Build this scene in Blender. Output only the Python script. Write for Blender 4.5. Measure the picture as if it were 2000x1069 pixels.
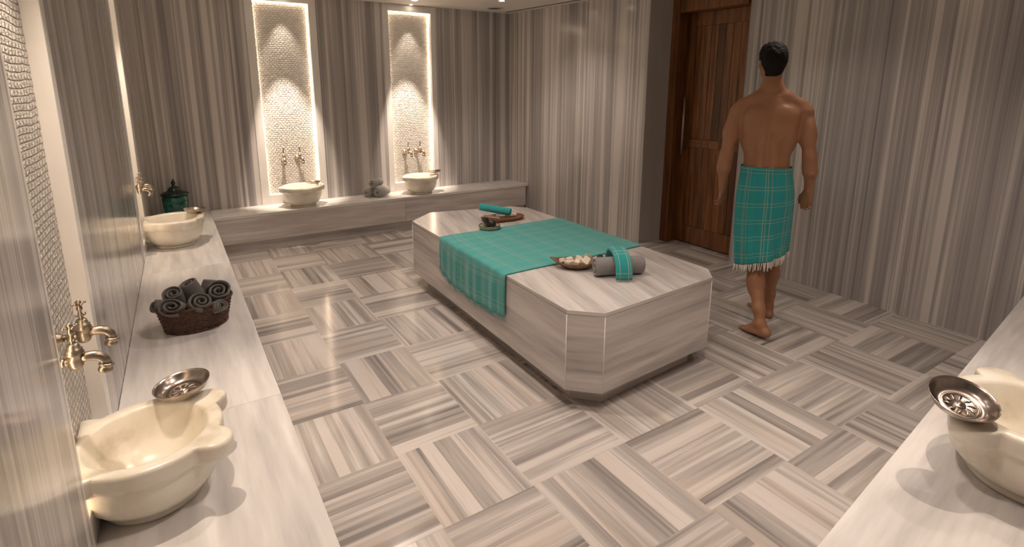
import bpy, bmesh, math, random
import numpy as np
from mathutils import Vector, Matrix
random.seed(7); np.random.seed(7)
for o in list(bpy.data.objects): bpy.data.objects.remove(o)
S = bpy.context.scene; COL = S.collection; R = math.radians; PI = math.pi
H = 2.53          # ceiling height
HB = 0.387        # bench height
YB = 6.156        # back wall plane
XR2 = 3.75        # right wall plane beside the door

# ------------------------------------------------------------------ camera
cam = bpy.data.cameras.new('camera'); cam_ob = bpy.data.objects.new('camera', cam); COL.objects.link(cam_ob)
cam.sensor_width = 36.0; cam.sensor_fit = 'HORIZONTAL'; cam.lens = 36.0*1046.985/2000.0
cam.shift_y = (391.431-534.5)/2000.0; cam.clip_start = 0.02
cam_ob.matrix_world = Matrix.Translation((-0.591, 0.0806, 1.61)) @ (Matrix.Rotation(R(-32.6098), 4, 'Z') @ Matrix.Rotation(R(78.104), 4, 'X') @ Matrix.Rotation(R(0.1374), 4, 'Z'))
S.camera = cam_ob
# ------------------------------------------------------------------ world, exposure
w = bpy.data.worlds.new('world'); S.world = w; w.use_nodes = True
w.node_tree.nodes['Background'].inputs[0].default_value = (1.0, .85, .7, 1); w.node_tree.nodes['Background'].inputs[1].default_value = .02
S.view_settings.view_transform = 'Standard'; S.view_settings.look = 'None'; S.view_settings.gamma = 1.0
S.view_settings.use_curve_mapping = False; S.view_settings.exposure = 1.25
WARM = (1.0, .82, .66); WARM2 = (1.0, .76, .56)
AMB = (1.0, .84, .73)

# ------------------------------------------------------------------ helpers
def tag(o, label=None, cat=None, group=None, kind=None):
    if label: o['label'] = label
    if cat: o['category'] = cat
    if group: o['group'] = group
    if kind: o['kind'] = kind
    return o
def empty(name, loc, rz=0, label=None, cat=None, group=None):
    o = bpy.data.objects.new(name, None); COL.objects.link(o); o.location = loc; o.rotation_euler = (0, 0, rz)
    o.empty_display_size = .05
    return tag(o, label, cat, group)
def copy_tree(o, parent=None):
    c = o.copy(); COL.objects.link(c); c.parent = parent
    for ch in list(o.children): copy_tree(ch, c)
    return c
class MB:
    def __init__(s): s.v = []; s.f = []; s.uv = []; s.tone = []; s.sm = []
    def face(s, idx, uv=None, tone=.5, sm=False):
        s.f.append(tuple(idx)); s.uv.append(uv if uv else [(s.v[i][0], s.v[i][1]) for i in idx]); s.tone.append(tone); s.sm.append(sm)
    def quad(s, a, b, c, d, uv, tone=.5):
        n = len(s.v); s.v += [tuple(a), tuple(b), tuple(c), tuple(d)]; s.face((n, n+1, n+2, n+3), uv, tone)
    def prism(s, poly, z0, z1, side='h', top=(0, 1), seed=0., caps=True):
        """poly counter-clockwise; side 'h': grain runs along the side, 'v': grain runs upright; top: grain direction on the top"""
        n = len(poly); b = len(s.v)
        s.v += [(x, y, z0) for x, y in poly] + [(x, y, z1) for x, y in poly]
        t = math.hypot(*top); tx, ty = top[0]/t, top[1]/t
        acc = seed
        for i in range(n):
            j = (i+1) % n; L = math.dist(poly[i], poly[j])
            if side == 'h': uv = [(acc, z0+seed), (acc+L, z0+seed), (acc+L, z1+seed), (acc, z1+seed)]
            else: uv = [(z0, acc), (z0, acc+L), (z1, acc+L), (z1, acc)]
            s.face((b+i, b+j, b+n+j, b+n+i), uv, .5); acc += L
        if caps:
            g = lambda p: (p[0]*tx+p[1]*ty+seed, -p[0]*ty+p[1]*tx+seed)
            s.face([b+n+i for i in range(n)], [g(p) for p in poly])
            s.face([b+i for i in reversed(range(n))], [g(p) for p in reversed(poly)])
        return s
    def box(s, x0, x1, y0, y1, z0, z1, side='h', top=(0, 1), seed=0.):
        return s.prism([(x0, y0), (x1, y0), (x1, y1), (x0, y1)], z0, z1, side, top, seed)
    def lathe(s, prof, n=32, c=(0, 0, 0), closed=False, axis='z', wob=None):
        b = len(s.v); m = len(prof)
        for i in range(n):
            t = 2*PI*i/n
            for k, (r, z) in enumerate(prof):
                rr = r*(wob(t, k) if wob else 1)
                p = (rr*math.cos(t), rr*math.sin(t), z)
                if axis == 'x': p = (z, rr*math.cos(t), rr*math.sin(t))
                if axis == 'y': p = (rr*math.sin(t), z, rr*math.cos(t))
                s.v.append((p[0]+c[0], p[1]+c[1], p[2]+c[2]))
        for i in range(n):
            j = (i+1) % n
            for k in range(m-1 if not closed else m):
                l = (k+1) % m
                s.face((b+i*m+k, b+j*m+k, b+j*m+l, b+i*m+l), [(i/n, k/m), ((i+1)/n, k/m), ((i+1)/n, (k+1)/m), (i/n, (k+1)/m)], .5, True)
        return s
    def tube(s, pts, rad, n=12, cap=True, flat=1.0):
        P = [Vector(p) for p in pts]; b = len(s.v); m = len(P)
        up = Vector((0, 0, 1)); 
        if abs((P[1]-P[0]).normalized().z) > .9: up = Vector((0, 1, 0))
        for k in range(m):
            d = (P[min(k+1, m-1)]-P[max(k-1, 0)]).normalized()
            sd = d.cross(up)
            if sd.length < 1e-4: sd = Vector((1, 0, 0))
            sd.normalize(); nn = sd.cross(d); up = nn
            r = rad[k] if isinstance(rad, (list, tuple)) else rad
            for i in range(n):
                t = 2*PI*i/n; s.v.append(tuple(P[k]+sd*math.cos(t)*r+nn*math.sin(t)*r*flat))
        for k in range(m-1):
            for i in range(n):
                j = (i+1) % n
                s.face((b+k*n+i, b+k*n+j, b+(k+1)*n+j, b+(k+1)*n+i), [(k*.1, i/n), (k*.1, (i+1)/n), (k*.1+.1, (i+1)/n), (k*.1+.1, i/n)], .5, True)
        if cap:
            s.face([b+i for i in reversed(range(n))]); s.face([b+(m-1)*n+i for i in range(n)])
        return s
    def ball(s, c, r, n=12, sz=1.):
        prof = [(max(1e-4, r*math.sin(PI*k/n)), -r*sz*math.cos(PI*k/n)) for k in range(n+1)]
        return s.lathe(prof, 2*n, c)
    def build(s, name, mat, parent=None, bevel=0, subd=0, matrix=None):
        me = bpy.data.meshes.new(name); me.from_pydata([tuple(map(float, v)) for v in s.v], [], s.f)
        uvl = me.uv_layers.new(name='UVMap')
        uvs = []; tn = []
        for u, t, f in zip(s.uv, s.tone, s.f):
            for q in u: uvs += [q[0], q[1]]
            tn += [t, t, t, 1]*len(f)
        uvl.data.foreach_set('uv', uvs); ca = me.color_attributes.new('tone', 'FLOAT_COLOR', 'CORNER'); ca.data.foreach_set('color', tn)
        me.polygons.foreach_set('use_smooth', s.sm)
        me.materials.append(mat)
        bm = bmesh.new(); bm.from_mesh(me); bmesh.ops.recalc_face_normals(bm, faces=bm.faces)
        if any(s.sm): bmesh.ops.remove_doubles(bm, verts=bm.verts, dist=1e-6)
        bm.to_mesh(me); bm.free()
        o = bpy.data.objects.new(name, me); COL.objects.link(o); o.parent = parent
        if matrix is not None: o.matrix_local = matrix
        if bevel:
            m = o.modifiers.new('bevel', 'BEVEL'); m.width = bevel; m.segments = 2; m.limit_method = 'ANGLE'; m.angle_limit = R(40)
        if subd:
            m = o.modifiers.new('subsurf', 'SUBSURF'); m.levels = subd; m.render_levels = subd
        return o
def struct(o): o['kind'] = 'structure'; return o

# ------------------------------------------------------------------ materials
def newmat(name):
    m = bpy.data.materials.new(name); m.use_nodes = True; nt = m.node_tree
    return m, nt, nt.nodes['Principled BSDF']
def N(nt, t, **kw):
    n = nt.nodes.new(t)
    for k, v in kw.items():
        if k.startswith('i_'):
            key = k[2:]; key = int(key) if key.isdigit() else key.replace('_', ' ')
            n.inputs[key].default_value = v
        else: setattr(n, k, v)
    return n
def ramp(nt, fac, stops, interp='LINEAR'):
    r = nt.nodes.new('ShaderNodeValToRGB'); r.color_ramp.interpolation = interp
    e = r.color_ramp.elements
    while len(e) < len(stops): e.new(.5)
    for q, (p, c) in zip(e, stops): q.position = p; q.color = (*c, 1)
    nt.links.new(fac, r.inputs[0]); return r.outputs[0]
def math_(nt, op, a, b=None, clamp=False):
    n = nt.nodes.new('ShaderNodeMath'); n.operation = op; n.use_clamp = clamp
    for i, x in enumerate([a, b]):
        if x is None: continue
        if isinstance(x, (int, float)): n.inputs[i].default_value = x
        else: nt.links.new(x, n.inputs[i])
    return n.outputs[0]
def mixc(nt, fac, a, b, mode='MIX'):
    n = nt.nodes.new('ShaderNodeMix'); n.data_type = 'RGBA'; n.blend_type = mode
    for k, x in ((0, fac), (6, a), (7, b)):
        if isinstance(x, (int, float)): n.inputs[k].default_value = x
        elif isinstance(x, tuple): n.inputs[k].default_value = (*x, 1)
        else: nt.links.new(x, n.inputs[k])
    return n.outputs[2]
def noise_uv(nt, su, sv, detail=3, rough=.55, dist=0., off=0.):
    tc = N(nt, 'ShaderNodeTexCoord'); mp = N(nt, 'ShaderNodeMapping'); mp.inputs['Scale'].default_value = (su, sv, 1); mp.inputs['Location'].default_value = (off, off*.37, off)
    nt.links.new(tc.outputs['UV'], mp.inputs[0]); n = N(nt, 'ShaderNodeTexNoise'); n.inputs['Scale'].default_value = 1; n.inputs['Detail'].default_value = detail
    n.inputs['Roughness'].default_value = rough; n.inputs['Distortion'].default_value = dist
    nt.links.new(mp.outputs[0], n.inputs['Vector']); return n.outputs['Fac']
def striped(name, dark, mid, light, su, sv, rough, tone=False, fine=.35, contrast=1., warmtint=None, bands=None, bamt=.5):
    m, nt, p = newmat(name)
    a = noise_uv(nt, su, sv, 2.5, .6, .15); b = noise_uv(nt, su*3.2, sv*4.2, 3, .6, .1, 3.3); c = noise_uv(nt, su*.4, sv*.28, 1, .5, 0, 7.1)
    x = math_(nt, 'ADD', math_(nt, 'MULTIPLY', a, 1-fine), math_(nt, 'MULTIPLY', b, fine))
    x = math_(nt, 'ADD', x, math_(nt, 'MULTIPLY', math_(nt, 'SUBTRACT', c, .5), .35))
    if bands:
        tc = N(nt, 'ShaderNodeTexCoord'); sp = N(nt, 'ShaderNodeSeparateXYZ'); nt.links.new(tc.outputs['UV'], sp.inputs[0])
        wob = noise_uv(nt, .8, 5, 2, .5, 0, 5.5); vv = math_(nt, 'ADD', sp.outputs[1], math_(nt, 'MULTIPLY', wob, .012)); tot = None
        for fr, am in bands:
            fl = math_(nt, 'FLOOR', math_(nt, 'ADD', math_(nt, 'MULTIPLY', vv, fr), fr*.37)); w1 = N(nt, 'ShaderNodeTexWhiteNoise', noise_dimensions='1D'); nt.links.new(fl, w1.inputs['W'])
            q = math_(nt, 'MULTIPLY', math_(nt, 'SUBTRACT', w1.outputs['Value'], .5), am); tot = q if tot is None else math_(nt, 'ADD', tot, q)
        x = math_(nt, 'ADD', x, tot)
    if tone:
        at = N(nt, 'ShaderNodeVertexColor', layer_name='tone'); x = math_(nt, 'ADD', x, math_(nt, 'MULTIPLY', math_(nt, 'SUBTRACT', at.outputs[0], .5), .15))
    x = math_(nt, 'ADD', math_(nt, 'MULTIPLY', math_(nt, 'SUBTRACT', x, .5), contrast), .5, True)
    col = ramp(nt, x, [(.30, dark), (.42, tuple((d+2*q)/3 for d, q in zip(dark, mid))), (.50, mid), (.60, light), (.8, light)])
    if warmtint:
        d = noise_uv(nt, .5, 7, 1, .5, 0, 12.7); col = mixc(nt, math_(nt, 'MULTIPLY', ramp(nt, d, [(.55, (0, 0, 0)), (.7, (1, 1, 1))]), .45), col, warmtint)
    nt.links.new(col, p.inputs['Base Color']); p.inputs['Roughness'].default_value = rough
    return m
M = {}
M['wall'] = striped('striped_wall_marble', (.265, .25, .255), (.465, .44, .43), (.70, .665, .635), .13, 9, .15, fine=.45, contrast=1.0, bands=[(95, .09), (41, .14), (17, .12)])
M['floor'] = striped('striped_floor_marble', (.225, .205, .195), (.45, .41, .383), (.63, .58, .545), .55, 11, .13, tone=True, fine=.32, contrast=1.0, bands=[(64, .06), (26, .12)], warmtint=(.58, .49, .42))
M['slab'] = striped('veined_slab_marble', (.34, .31, .295), (.55, .51, .485), (.66, .615, .585), 1.1, 11, .16, fine=.3, contrast=1.0, warmtint=(.68, .60, .54))
M['bench'] = striped('pale_bench_marble', (.50, .475, .465), (.70, .67, .65), (.80, .775, .755), 1.2, 9, .15, fine=.3, contrast=.9)
M['frame'] = striped('white_frame_marble', (.74, .71, .68), (.83, .80, .77), (.86, .83, .80), 1.5, 6, .22, fine=.3, contrast=.8)
def simple(name, col, rough=.5, metal=0, **kw):
    m, nt, p = newmat(name); p.inputs['Base Color'].default_value = (*col, 1); p.inputs['Roughness'].default_value = rough; p.inputs['Metallic'].default_value = metal
    for k, v in kw.items(): p.inputs[k.replace('_', ' ')].default_value = v
    return m
def objnoise(nt, scale, detail=3, sc=(1, 1, 1)):
    tc = N(nt, 'ShaderNodeTexCoord'); mp = N(nt, 'ShaderNodeMapping'); mp.inputs['Scale'].default_value = sc; nt.links.new(tc.outputs['Object'], mp.inputs[0])
    n = N(nt, 'ShaderNodeTexNoise'); n.inputs['Scale'].default_value = scale; n.inputs['Detail'].default_value = detail; nt.links.new(mp.outputs[0], n.inputs['Vector']); return n.outputs['Fac']
def bump(nt, p, h, strength, dist):
    b = N(nt, 'ShaderNodeBump'); b.inputs['Strength'].default_value = strength; b.inputs['Distance'].default_value = dist
    nt.links.new(h, b.inputs['Height']); nt.links.new(b.outputs[0], p.inputs['Normal'])
# cream basin marble
m, nt, p = newmat('cream_basin_marble'); n1 = objnoise(nt, 7, 5)
nt.links.new(ramp(nt, n1, [(.30, (.60, .53, .43)), (.42, (.80, .73, .61)), (.6, (.89, .84, .73)), (.8, (.92, .88, .79))]), p.inputs['Base Color'])
p.inputs['Roughness'].default_value = .28; p.inputs['Subsurface Weight'].default_value = .12; p.inputs['Subsurface Radius'].default_value = (.03, .02, .012); p.inputs['Subsurface Scale'].default_value = .5
M['basin'] = m
# mosaic of small split white tiles
m, nt, p = newmat('white_split_mosaic'); tc = N(nt, 'ShaderNodeTexCoord'); wn = N(nt, 'ShaderNodeTexNoise', i_Scale=7.0, i_Detail=1.5)
nt.links.new(tc.outputs['UV'], wn.inputs['Vector']); va = N(nt, 'ShaderNodeVectorMath', operation='MULTIPLY_ADD'); va.inputs[1].default_value = (.018, .018, 0)
nt.links.new(wn.outputs['Color'], va.inputs[0]); nt.links.new(tc.outputs['UV'], va.inputs[2])
br = N(nt, 'ShaderNodeTexBrick', i_Scale=1.0, i_Mortar_Size=.0042, i_Brick_Width=.036, i_Row_Height=.021, i_Mortar_Smooth=.9); br.inputs['Color1'].default_value = (.82, .77, .71, 1); br.inputs['Color2'].default_value = (.62, .57, .52, 1); br.inputs['Mortar'].default_value = (.46, .42, .38, 1)  # darker mortar puts occlusion-like shade between the tiles into the colour
nt.links.new(va.outputs[0], br.inputs['Vector']); n2 = N(nt, 'ShaderNodeTexNoise', i_Scale=90.0, i_Detail=2.0); nt.links.new(tc.outputs['UV'], n2.inputs['Vector'])
nt.links.new(mixc(nt, .35, br.outputs['Color'], (.76, .71, .66)), p.inputs['Base Color'])
hh = math_(nt, 'ADD', math_(nt, 'SUBTRACT', 1.0, br.outputs['Fac']), math_(nt, 'MULTIPLY', n2.outputs['Fac'], .8)); bump(nt, p, hh, 1.0, .015)
p.inputs['Roughness'].default_value = .45; M['mosaic'] = m
M['brass'] = simple('aged_brass', (.40, .335, .265), .36, 1.0)
M['silver'] = simple('aged_tinned_copper', (.40, .34, .30), .24, 1.0)
M['copper'] = simple('dark_copper', (.33, .20, .13), .30, 1.0)
M['ceiling'] = simple('white_ceiling_paint', (.78, .74, .70), .6)
M['grey'] = striped('plain_grey_marble', (.40, .37, .35), (.45, .415, .39), (.48, .445, .42), .8, 5, .3)
M['dark'] = simple('dark_slot', (.10, .09, .08), .7)
m, nt, p = newmat('lamp_glow'); p.inputs['Emission Color'].default_value = (1, .86, .68, 1); p.inputs['Emission Strength'].default_value = 12; M['glow'] = m
m, nt, p = newmat('led_glow'); p.inputs['Emission Color'].default_value = (1, .77, .53, 1); p.inputs['Emission Strength'].default_value = 8; M['led'] = m
def wood(name, c1, c2, sc=(30, 30, 2.0), rough=.35):
    m, nt, p = newmat(name); f = objnoise(nt, 1.0, 4, sc); at = N(nt, 'ShaderNodeVertexColor', layer_name='tone')
    col = ramp(nt, f, [(.3, c1), (.65, c2)]); k = math_(nt, 'ADD', math_(nt, 'MULTIPLY', at.outputs[0], 1.3), .35)
    mm = N(nt, 'ShaderNodeVectorMath', operation='SCALE'); nt.links.new(col, mm.inputs[0]); nt.links.new(k, mm.inputs['Scale'])
    nt.links.new(mm.outputs[0], p.inputs['Base Color']); p.inputs['Roughness'].default_value = rough; return m
M['wood'] = wood('dark_door_wood', (.10, .034, .010), (.30, .115, .032))
M['tray'] = wood('reddish_tray_wood', (.10, .035, .015), (.26, .10, .04), (6, 40, 40))
M['bowlwood'] = wood('brown_bowl_wood', (.09, .05, .025), (.22, .13, .07), (20, 20, 20))
def fabric(name, c, rough=.95, sc=260, st=.5):
    m, nt, p = newmat(name); f = objnoise(nt, sc, 2); g = objnoise(nt, 25, 3)
    nt.links.new(mixc(nt, g, tuple(x*.78 for x in c), tuple(min(1, x*1.2) for x in c)), p.inputs['Base Color']); bump(nt, p, f, st, .002)
    p.inputs['Roughness'].default_value = rough; p.inputs['Sheen Weight'].default_value = .25; return m
M['towel_dark'] = fabric('charcoal_terry', (.15, .138, .128)); M['towel_grey'] = fabric('grey_terry', (.24, .225, .22)); M['towel_pale'] = fabric('pale_grey_terry', (.36, .34, .33))
M['fringe'] = fabric('cream_fringe', (.82, .74, .66)); M['teal_plain'] = fabric('teal_cotton', (.035, .36, .36), sc=400)
def plaid(name, base, dark, line, pu, pv, amt=.75):
    """teal cotton with thin cream double lines; UV in metres"""
    m, nt, p = newmat(name); tc = N(nt, 'ShaderNodeTexCoord'); sp = N(nt, 'ShaderNodeSeparateXYZ'); nt.links.new(tc.outputs['UV'], sp.inputs[0])
    def lines(o, per, offs, wd):
        tot = None
        for of in offs:
            x = math_(nt, 'FRACT', math_(nt, 'ADD', math_(nt, 'DIVIDE', o, per), of)); d = math_(nt, 'ABSOLUTE', math_(nt, 'SUBTRACT', x, .5))
            l = math_(nt, 'LESS_THAN', d, wd/per/2); tot = l if tot is None else math_(nt, 'MAXIMUM', tot, l)
        return tot
    lu = lines(sp.outputs[0], pu, (.0, .17, .26), .0032); lv = lines(sp.outputs[1], pv, (.1, .30), .0032)
    n = noise_uv(nt, 160, 160, 2, .6); n3 = noise_uv(nt, 30, 2.5, 2, .6)
    c = mixc(nt, n3, base, dark)
    lf = math_(nt, 'MULTIPLY', math_(nt, 'MAXIMUM', lu, lv), math_(nt, 'MULTIPLY', math_(nt, 'ADD', n, .25, True), amt))
    nt.links.new(mixc(nt, lf, c, line), p.inputs['Base Color']); bump(nt, p, n, .4, .001); p.inputs['Roughness'].default_value = .9; p.inputs['Sheen Weight'].default_value = .2; return m
M['plaid'] = plaid('teal_plaid_cotton', (.020, .34, .33), (.012, .25, .26), (.62, .46, .28), .125, .105, .55)
M['plaid2'] = plaid('teal_plaid_table_cotton', (.065, .37, .345), (.035, .29, .28), (.46, .44, .32), .16, .12, .65)
m, nt, p = newmat('green_glaze'); f = objnoise(nt, 22, 4); nt.links.new(ramp(nt, f, [(.38, (.01, .035, .03)), (.5, (.012, .085, .065)), (.68, (.02, .16, .12))]), p.inputs['Base Color']); p.inputs['Roughness'].default_value = .12; M['glaze'] = m
M['glaze_dark'] = simple('dark_green_glaze', (.008, .022, .018), .15)
m, nt, p = newmat('brown_wicker'); f = objnoise(nt, 90, 3); nt.links.new(ramp(nt, f, [(.35, (.025, .010, .005)), (.65, (.125, .050, .022))]), p.inputs['Base Color']); p.inputs['Roughness'].default_value = .45; M['wicker'] = m
M['soap'] = simple('cream_soap', (.72, .62, .50), .5); M['soap_white'] = simple('white_soap', (.8, .76, .7), .45)
M['leafdark'] = simple('dark_dry_leaf', (.020, .018, .014), .5); M['loofah'] = fabric('pale_green_net', (.30, .31, .22), st=1.)
m, nt, p = newmat('skin'); f = objnoise(nt, 14, 4); nt.links.new(mixc(nt, f, (.33, .155, .080), (.42, .205, .112)), p.inputs['Base Color']); p.inputs['Roughness'].default_value = .5
p.inputs['Subsurface Weight'].default_value = .12; p.inputs['Subsurface Radius'].default_value = (.02, .008, .004); p.inputs['Subsurface Scale'].default_value = .5; M['skin'] = m
m, nt, p = newmat('black_hair'); f = objnoise(nt, 60, 4, (1, 1, .3)); nt.links.new(mixc(nt, f, (.004, .003, .003), (.012, .009, .007)), p.inputs['Base Color']); bump(nt, p, f, 1., .006); p.inputs['Roughness'].default_value = .75; p.inputs['Specular IOR Level'].default_value = .25; M['hair'] = m
M['eye'] = simple('eye_white', (.7, .68, .65), .2)
# ------------------------------------------------------------------ lights
def spot(name, loc, target, energy, size, blend=.6, color=WARM, radius=.02, parent=None):
    l = bpy.data.lights.new(name, 'SPOT'); l.energy = energy; l.spot_size = R(size); l.spot_blend = blend; l.color = color; l.shadow_soft_size = radius
    o = bpy.data.objects.new(name, l); COL.objects.link(o); o.parent = parent
    base = Vector(loc); d = Vector(target)-base
    o.location = base if parent is None else base-parent.location
    o.rotation_euler = d.to_track_quat('-Z', 'Y').to_euler(); return o
def downlight(x, y, energy, size, label, target=None, r=.032, blend=.7, color=AMB, z=H, radius=.03, group='recessed ceiling spotlights'):
    e = empty('ceiling_light', (x, y, z), 0, label, 'ceiling light', group)
    b = MB(); b.lathe([(r*1.0, -.001), (r*1.35, -.001), (r*1.4, -.004), (r*1.3, -.007), (r, -.005)], 28, closed=True); b.build('trim_ring', M['ceiling'], e)
    b = MB(); b.lathe([(1e-4, -.0035), (r*.98, -.0035), (r*.98, -.0015), (1e-4, -.0015)], 24); b.build('lens', M['glow'], e)
    spot('lamp', (x, y, z-.02), target or (x, y, 0), energy, size, blend, color, radius, e)
    return e
# ------------------------------------------------------------------ room shell
K = .018
def xl(y, off=0.): return -.860+K*(y-3)-off            # the left wall runs very slightly skew
def wall_with_niches(name, A, B, z0, z1, openings, th=.2, seed=0.):
    """upright wall from A to B (plan), its face on the left of A->B; openings: (s0, s1, zlo, zhi)"""
    A = Vector((*A, 0)); B = Vector((*B, 0)); d = (B-A).normalized(); L = (B-A).length; n = Vector((-d.y, d.x, 0))
    b = MB(); cuts = sorted(openings); s = 0
    def slab(s0, s1, za, zb):
        if s1-s0 < 1e-4 or zb-za < 1e-4: return
        P = [A+d*s0, A+d*s1]; o = -n*th
        a, c = P; q = [(a.x, a.y), (c.x, c.y)]
        b.quad((a.x, a.y, za), (c.x, c.y, za), (c.x, c.y, zb), (a.x, a.y, zb), [(za, s0+seed), (za, s1+seed), (zb, s1+seed), (zb, s0+seed)])
        a2, c2 = a+o, c+o
        b.quad((c2.x, c2.y, za), (a2.x, a2.y, za), (a2.x, a2.y, zb), (c2.x, c2.y, zb), [(za, s0), (za, s1), (zb, s1), (zb, s0)])
        for u, v in ((a2, a), (c, c2)):
            b.quad((u.x, u.y, za), (v.x, v.y, za), (v.x, v.y, zb), (u.x, u.y, zb), [(za, 0), (za, th), (zb, th), (zb, 0)])
        for z in (za, zb):
            b.quad((a.x, a.y, z), (c.x, c.y, z), (c2.x, c2.y, z), (a2.x, a2.y, z), [(0, s0), (0, s1), (th, s1), (th, s0)])
    for (s0, s1, zl, zh) in cuts:
        slab(s, s0, z0, z1); slab(s0, s1, z0, zl); slab(s0, s1, zh, z1); s = s1
    slab(s, L, z0, z1)
    return struct(b.build(name, M['wall']))
# floor: basket-weave squares of planks
def floor():
    X = [-1.2, -.76, -.30, .115, .525, 1.035, 1.55, 2.0, 2.46, 2.93, 3.38, 3.86, 4.3]; Y = [1.65+.478*j for j in range(-5, 11)]
    b = MB(); rnd = random.Random(3); ids = 0
    for i in range(len(X)-1):
        for j in range(len(Y)-1):
            x0, x1, y0, y1 = X[i], X[i+1], Y[j], Y[j+1]
            horiz = ((i-3)+(j-6)) % 2 == 0
            t0, t1 = (y0, y1) if horiz else (x0, x1)
            ws = []; tot = 0
            while tot < 1:
                q = rnd.choice([.05, .07, .09, .12, .16, .22, .26]); ws.append(q); tot += q
            ws = [q/tot for q in ws]; t = t0; base = rnd.uniform(.35, .65)
            for q in ws:
                u0 = t; u1 = t+q*(t1-t0); t = u1; ids += 1; sd = rnd.uniform(0, 200); tn = min(1, max(0, rnd.gauss(base, .28)))
                if horiz: b.quad((x0, u0, 0), (x1, u0, 0), (x1, u1, 0), (x0, u1, 0), [(sd, sd+u0), (sd+x1-x0, sd+u0), (sd+x1-x0, sd+u1), (sd, sd+u1)], tn)
                else: b.quad((u0, y0, 0), (u1, y0, 0), (u1, y1, 0), (u0, y1, 0), [(sd, sd+u0), (sd, sd+u1), (sd+y1-y0, sd+u1), (sd+y1-y0, sd+u0)], tn)
    struct(b.build('floor', M['floor']))
floor()
b = MB(); b.box(-1.2, 4.3, -.7, 6.5, H, H+.1); struct(b.build('ceiling', M['ceiling']))
# niches: back wall (openings in x), left wall (openings in y)
ZN0, ZN1 = .485, 2.452
BN = [(.247, .775), (1.636, 2.15)]                     # inner openings, back wall
BF = [(.168, .85), (1.566, 2.215)]                     # outer frame edges
LN = [(1.71, 2.225), (4.62, 5.06)]                     # left wall, along y
LF = [(1.65, 2.295), (4.54, 5.14)]
FT = 2.525
# back wall runs from right to left so its face looks to the room
xa, xb = -.95, 3.45
wall_with_niches('wall_back', (xb, YB), (xa, YB), 0, H, [(xb-f[1], xb-f[0], HB-.02, FT) for f in BF], seed=3.)
wall_with_niches('wall_left', (xl(YB), YB), (xl(-.5), -.5), 0, H, [(YB-f[1], YB-f[0], HB-.02, FT) for f in LF], seed=11.)
b = MB(); y0, y1 = .45, 1.64; b.prism([(xl(y0), y0), (xl(y0)+.016, y0), (xl(y1)+.016, y1), (xl(y1), y1)], HB, H, 'v', seed=5.); struct(b.build('trim_1', M['wall']))
# niche frame, mosaic back, sill
tn = 2
def niche(P, d, n, f, o, depth, nm, sides=2):
    """P: origin, d: direction along wall, n: normal into room; f outer, o inner interval"""
    global tn
    P = Vector((*P, 0)); d = Vector((*d, 0)); n = Vector((*n, 0))
    def pt(s, q, z): v = P+d*s+n*q; return (v.x, v.y, z)
    def slab(b, s0, s1, z0, z1, q0, q1, along='z'):
        c = [pt(s, q, z) for z in (z0, z1) for (s, q) in ((s0, q0), (s1, q0), (s1, q1), (s0, q1))]; k = len(b.v); b.v += c
        for idx in ((0, 1, 5, 4), (1, 2, 6, 5), (2, 3, 7, 6), (3, 0, 4, 7), (4, 5, 6, 7), (3, 2, 1, 0)):
            uv = []
            for t in idx:
                v = Vector(c[t]); ss = (v-P).dot(d); qq = (v-P).dot(n); uv.append((v.z+s0*3, ss+qq) if along == 'z' else (ss, v.z+qq))
            b.face([k+t for t in idx], uv)
    b = MB(); q1 = .006; g = .001
    slab(b, f[0]+g, o[0], HB, FT, -depth-.03, q1); slab(b, o[1], f[1]-g, HB, FT, -depth-.03, q1)
    slab(b, o[0], o[1], HB, ZN0, -depth-.03, q1, 's'); slab(b, o[0], o[1], ZN1, FT, -depth-.03, q1, 's')
    struct(b.build('trim_%d' % tn, M['frame'], bevel=.003)); tn += 1
    b = MB(); c = [pt(o[0], -depth, ZN0), pt(o[1], -depth, ZN0), pt(o[1], -depth, ZN1), pt(o[0], -depth, ZN1)]
    w_ = o[1]-o[0]
    slab(b, o[0]+.0005, o[1]-.0005, ZN0+.0005, ZN1-.0005, -depth-.02, -depth, 's')
    struct(b.build('trim_%d' % tn, M['mosaic'])); tn += 1
    # warm light strips where the mosaic meets the frame; left wall: one added, out of view
    e = empty('led_strip', pt((o[0]+o[1])/2, -depth, ZN0), 0, 'thin glowing strip lighting around the mosaic of the %s' % nm, 'light strip', 'strip lights in the niches')
    for (s0, s1, za, zb) in ((o[0]+.001, o[0]+.0045, ZN0+.01, ZN1-.01), (o[1]-.006, o[1]-.001, ZN0+.01, ZN1-.01), (o[0]+.01, o[1]-.01, ZN1-.006, ZN1-.001))[:sides+1:sides if sides == 2 else 2][:3] if sides == 1 else ((o[0]+.001, o[0]+.004, ZN0+.01, ZN1-.01), (o[1]-.004, o[1]-.001, ZN0+.01, ZN1-.01), (o[0]+.01, o[1]-.01, ZN1-.005, ZN1-.001)):
        b = MB(); slab(b, s0, s1, za, zb, -depth+.001, -depth+.010)
        ob = b.build('light_strip', M['led'], e); ob.matrix_parent_inverse = Matrix.Translation(e.location).inverted()
niche((0, YB), (1, 0), (0, -1), BF[0], BN[0], .07, 'left niche of the back wall')
niche((0, YB), (1, 0), (0, -1), BF[1], BN[1], .07, 'right niche of the back wall')
dl = Vector((K, 1)).normalized(); nl = (dl.y, -dl.x)
niche((xl(0), 0), (dl.x, dl.y), nl, LF[0], LN[0], .04, 'near niche of the left wall, added unseen to light its far jamb', 1)  # strip on the near jamb is added out of view to brighten the far jamb
niche((xl(0), 0), (dl.x, dl.y), nl, LF[1], LN[1], .045, 'far niche of the left wall, added unseen to light its far jamb', 1)  # same added hidden strip, lighting the jamb opposite
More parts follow.
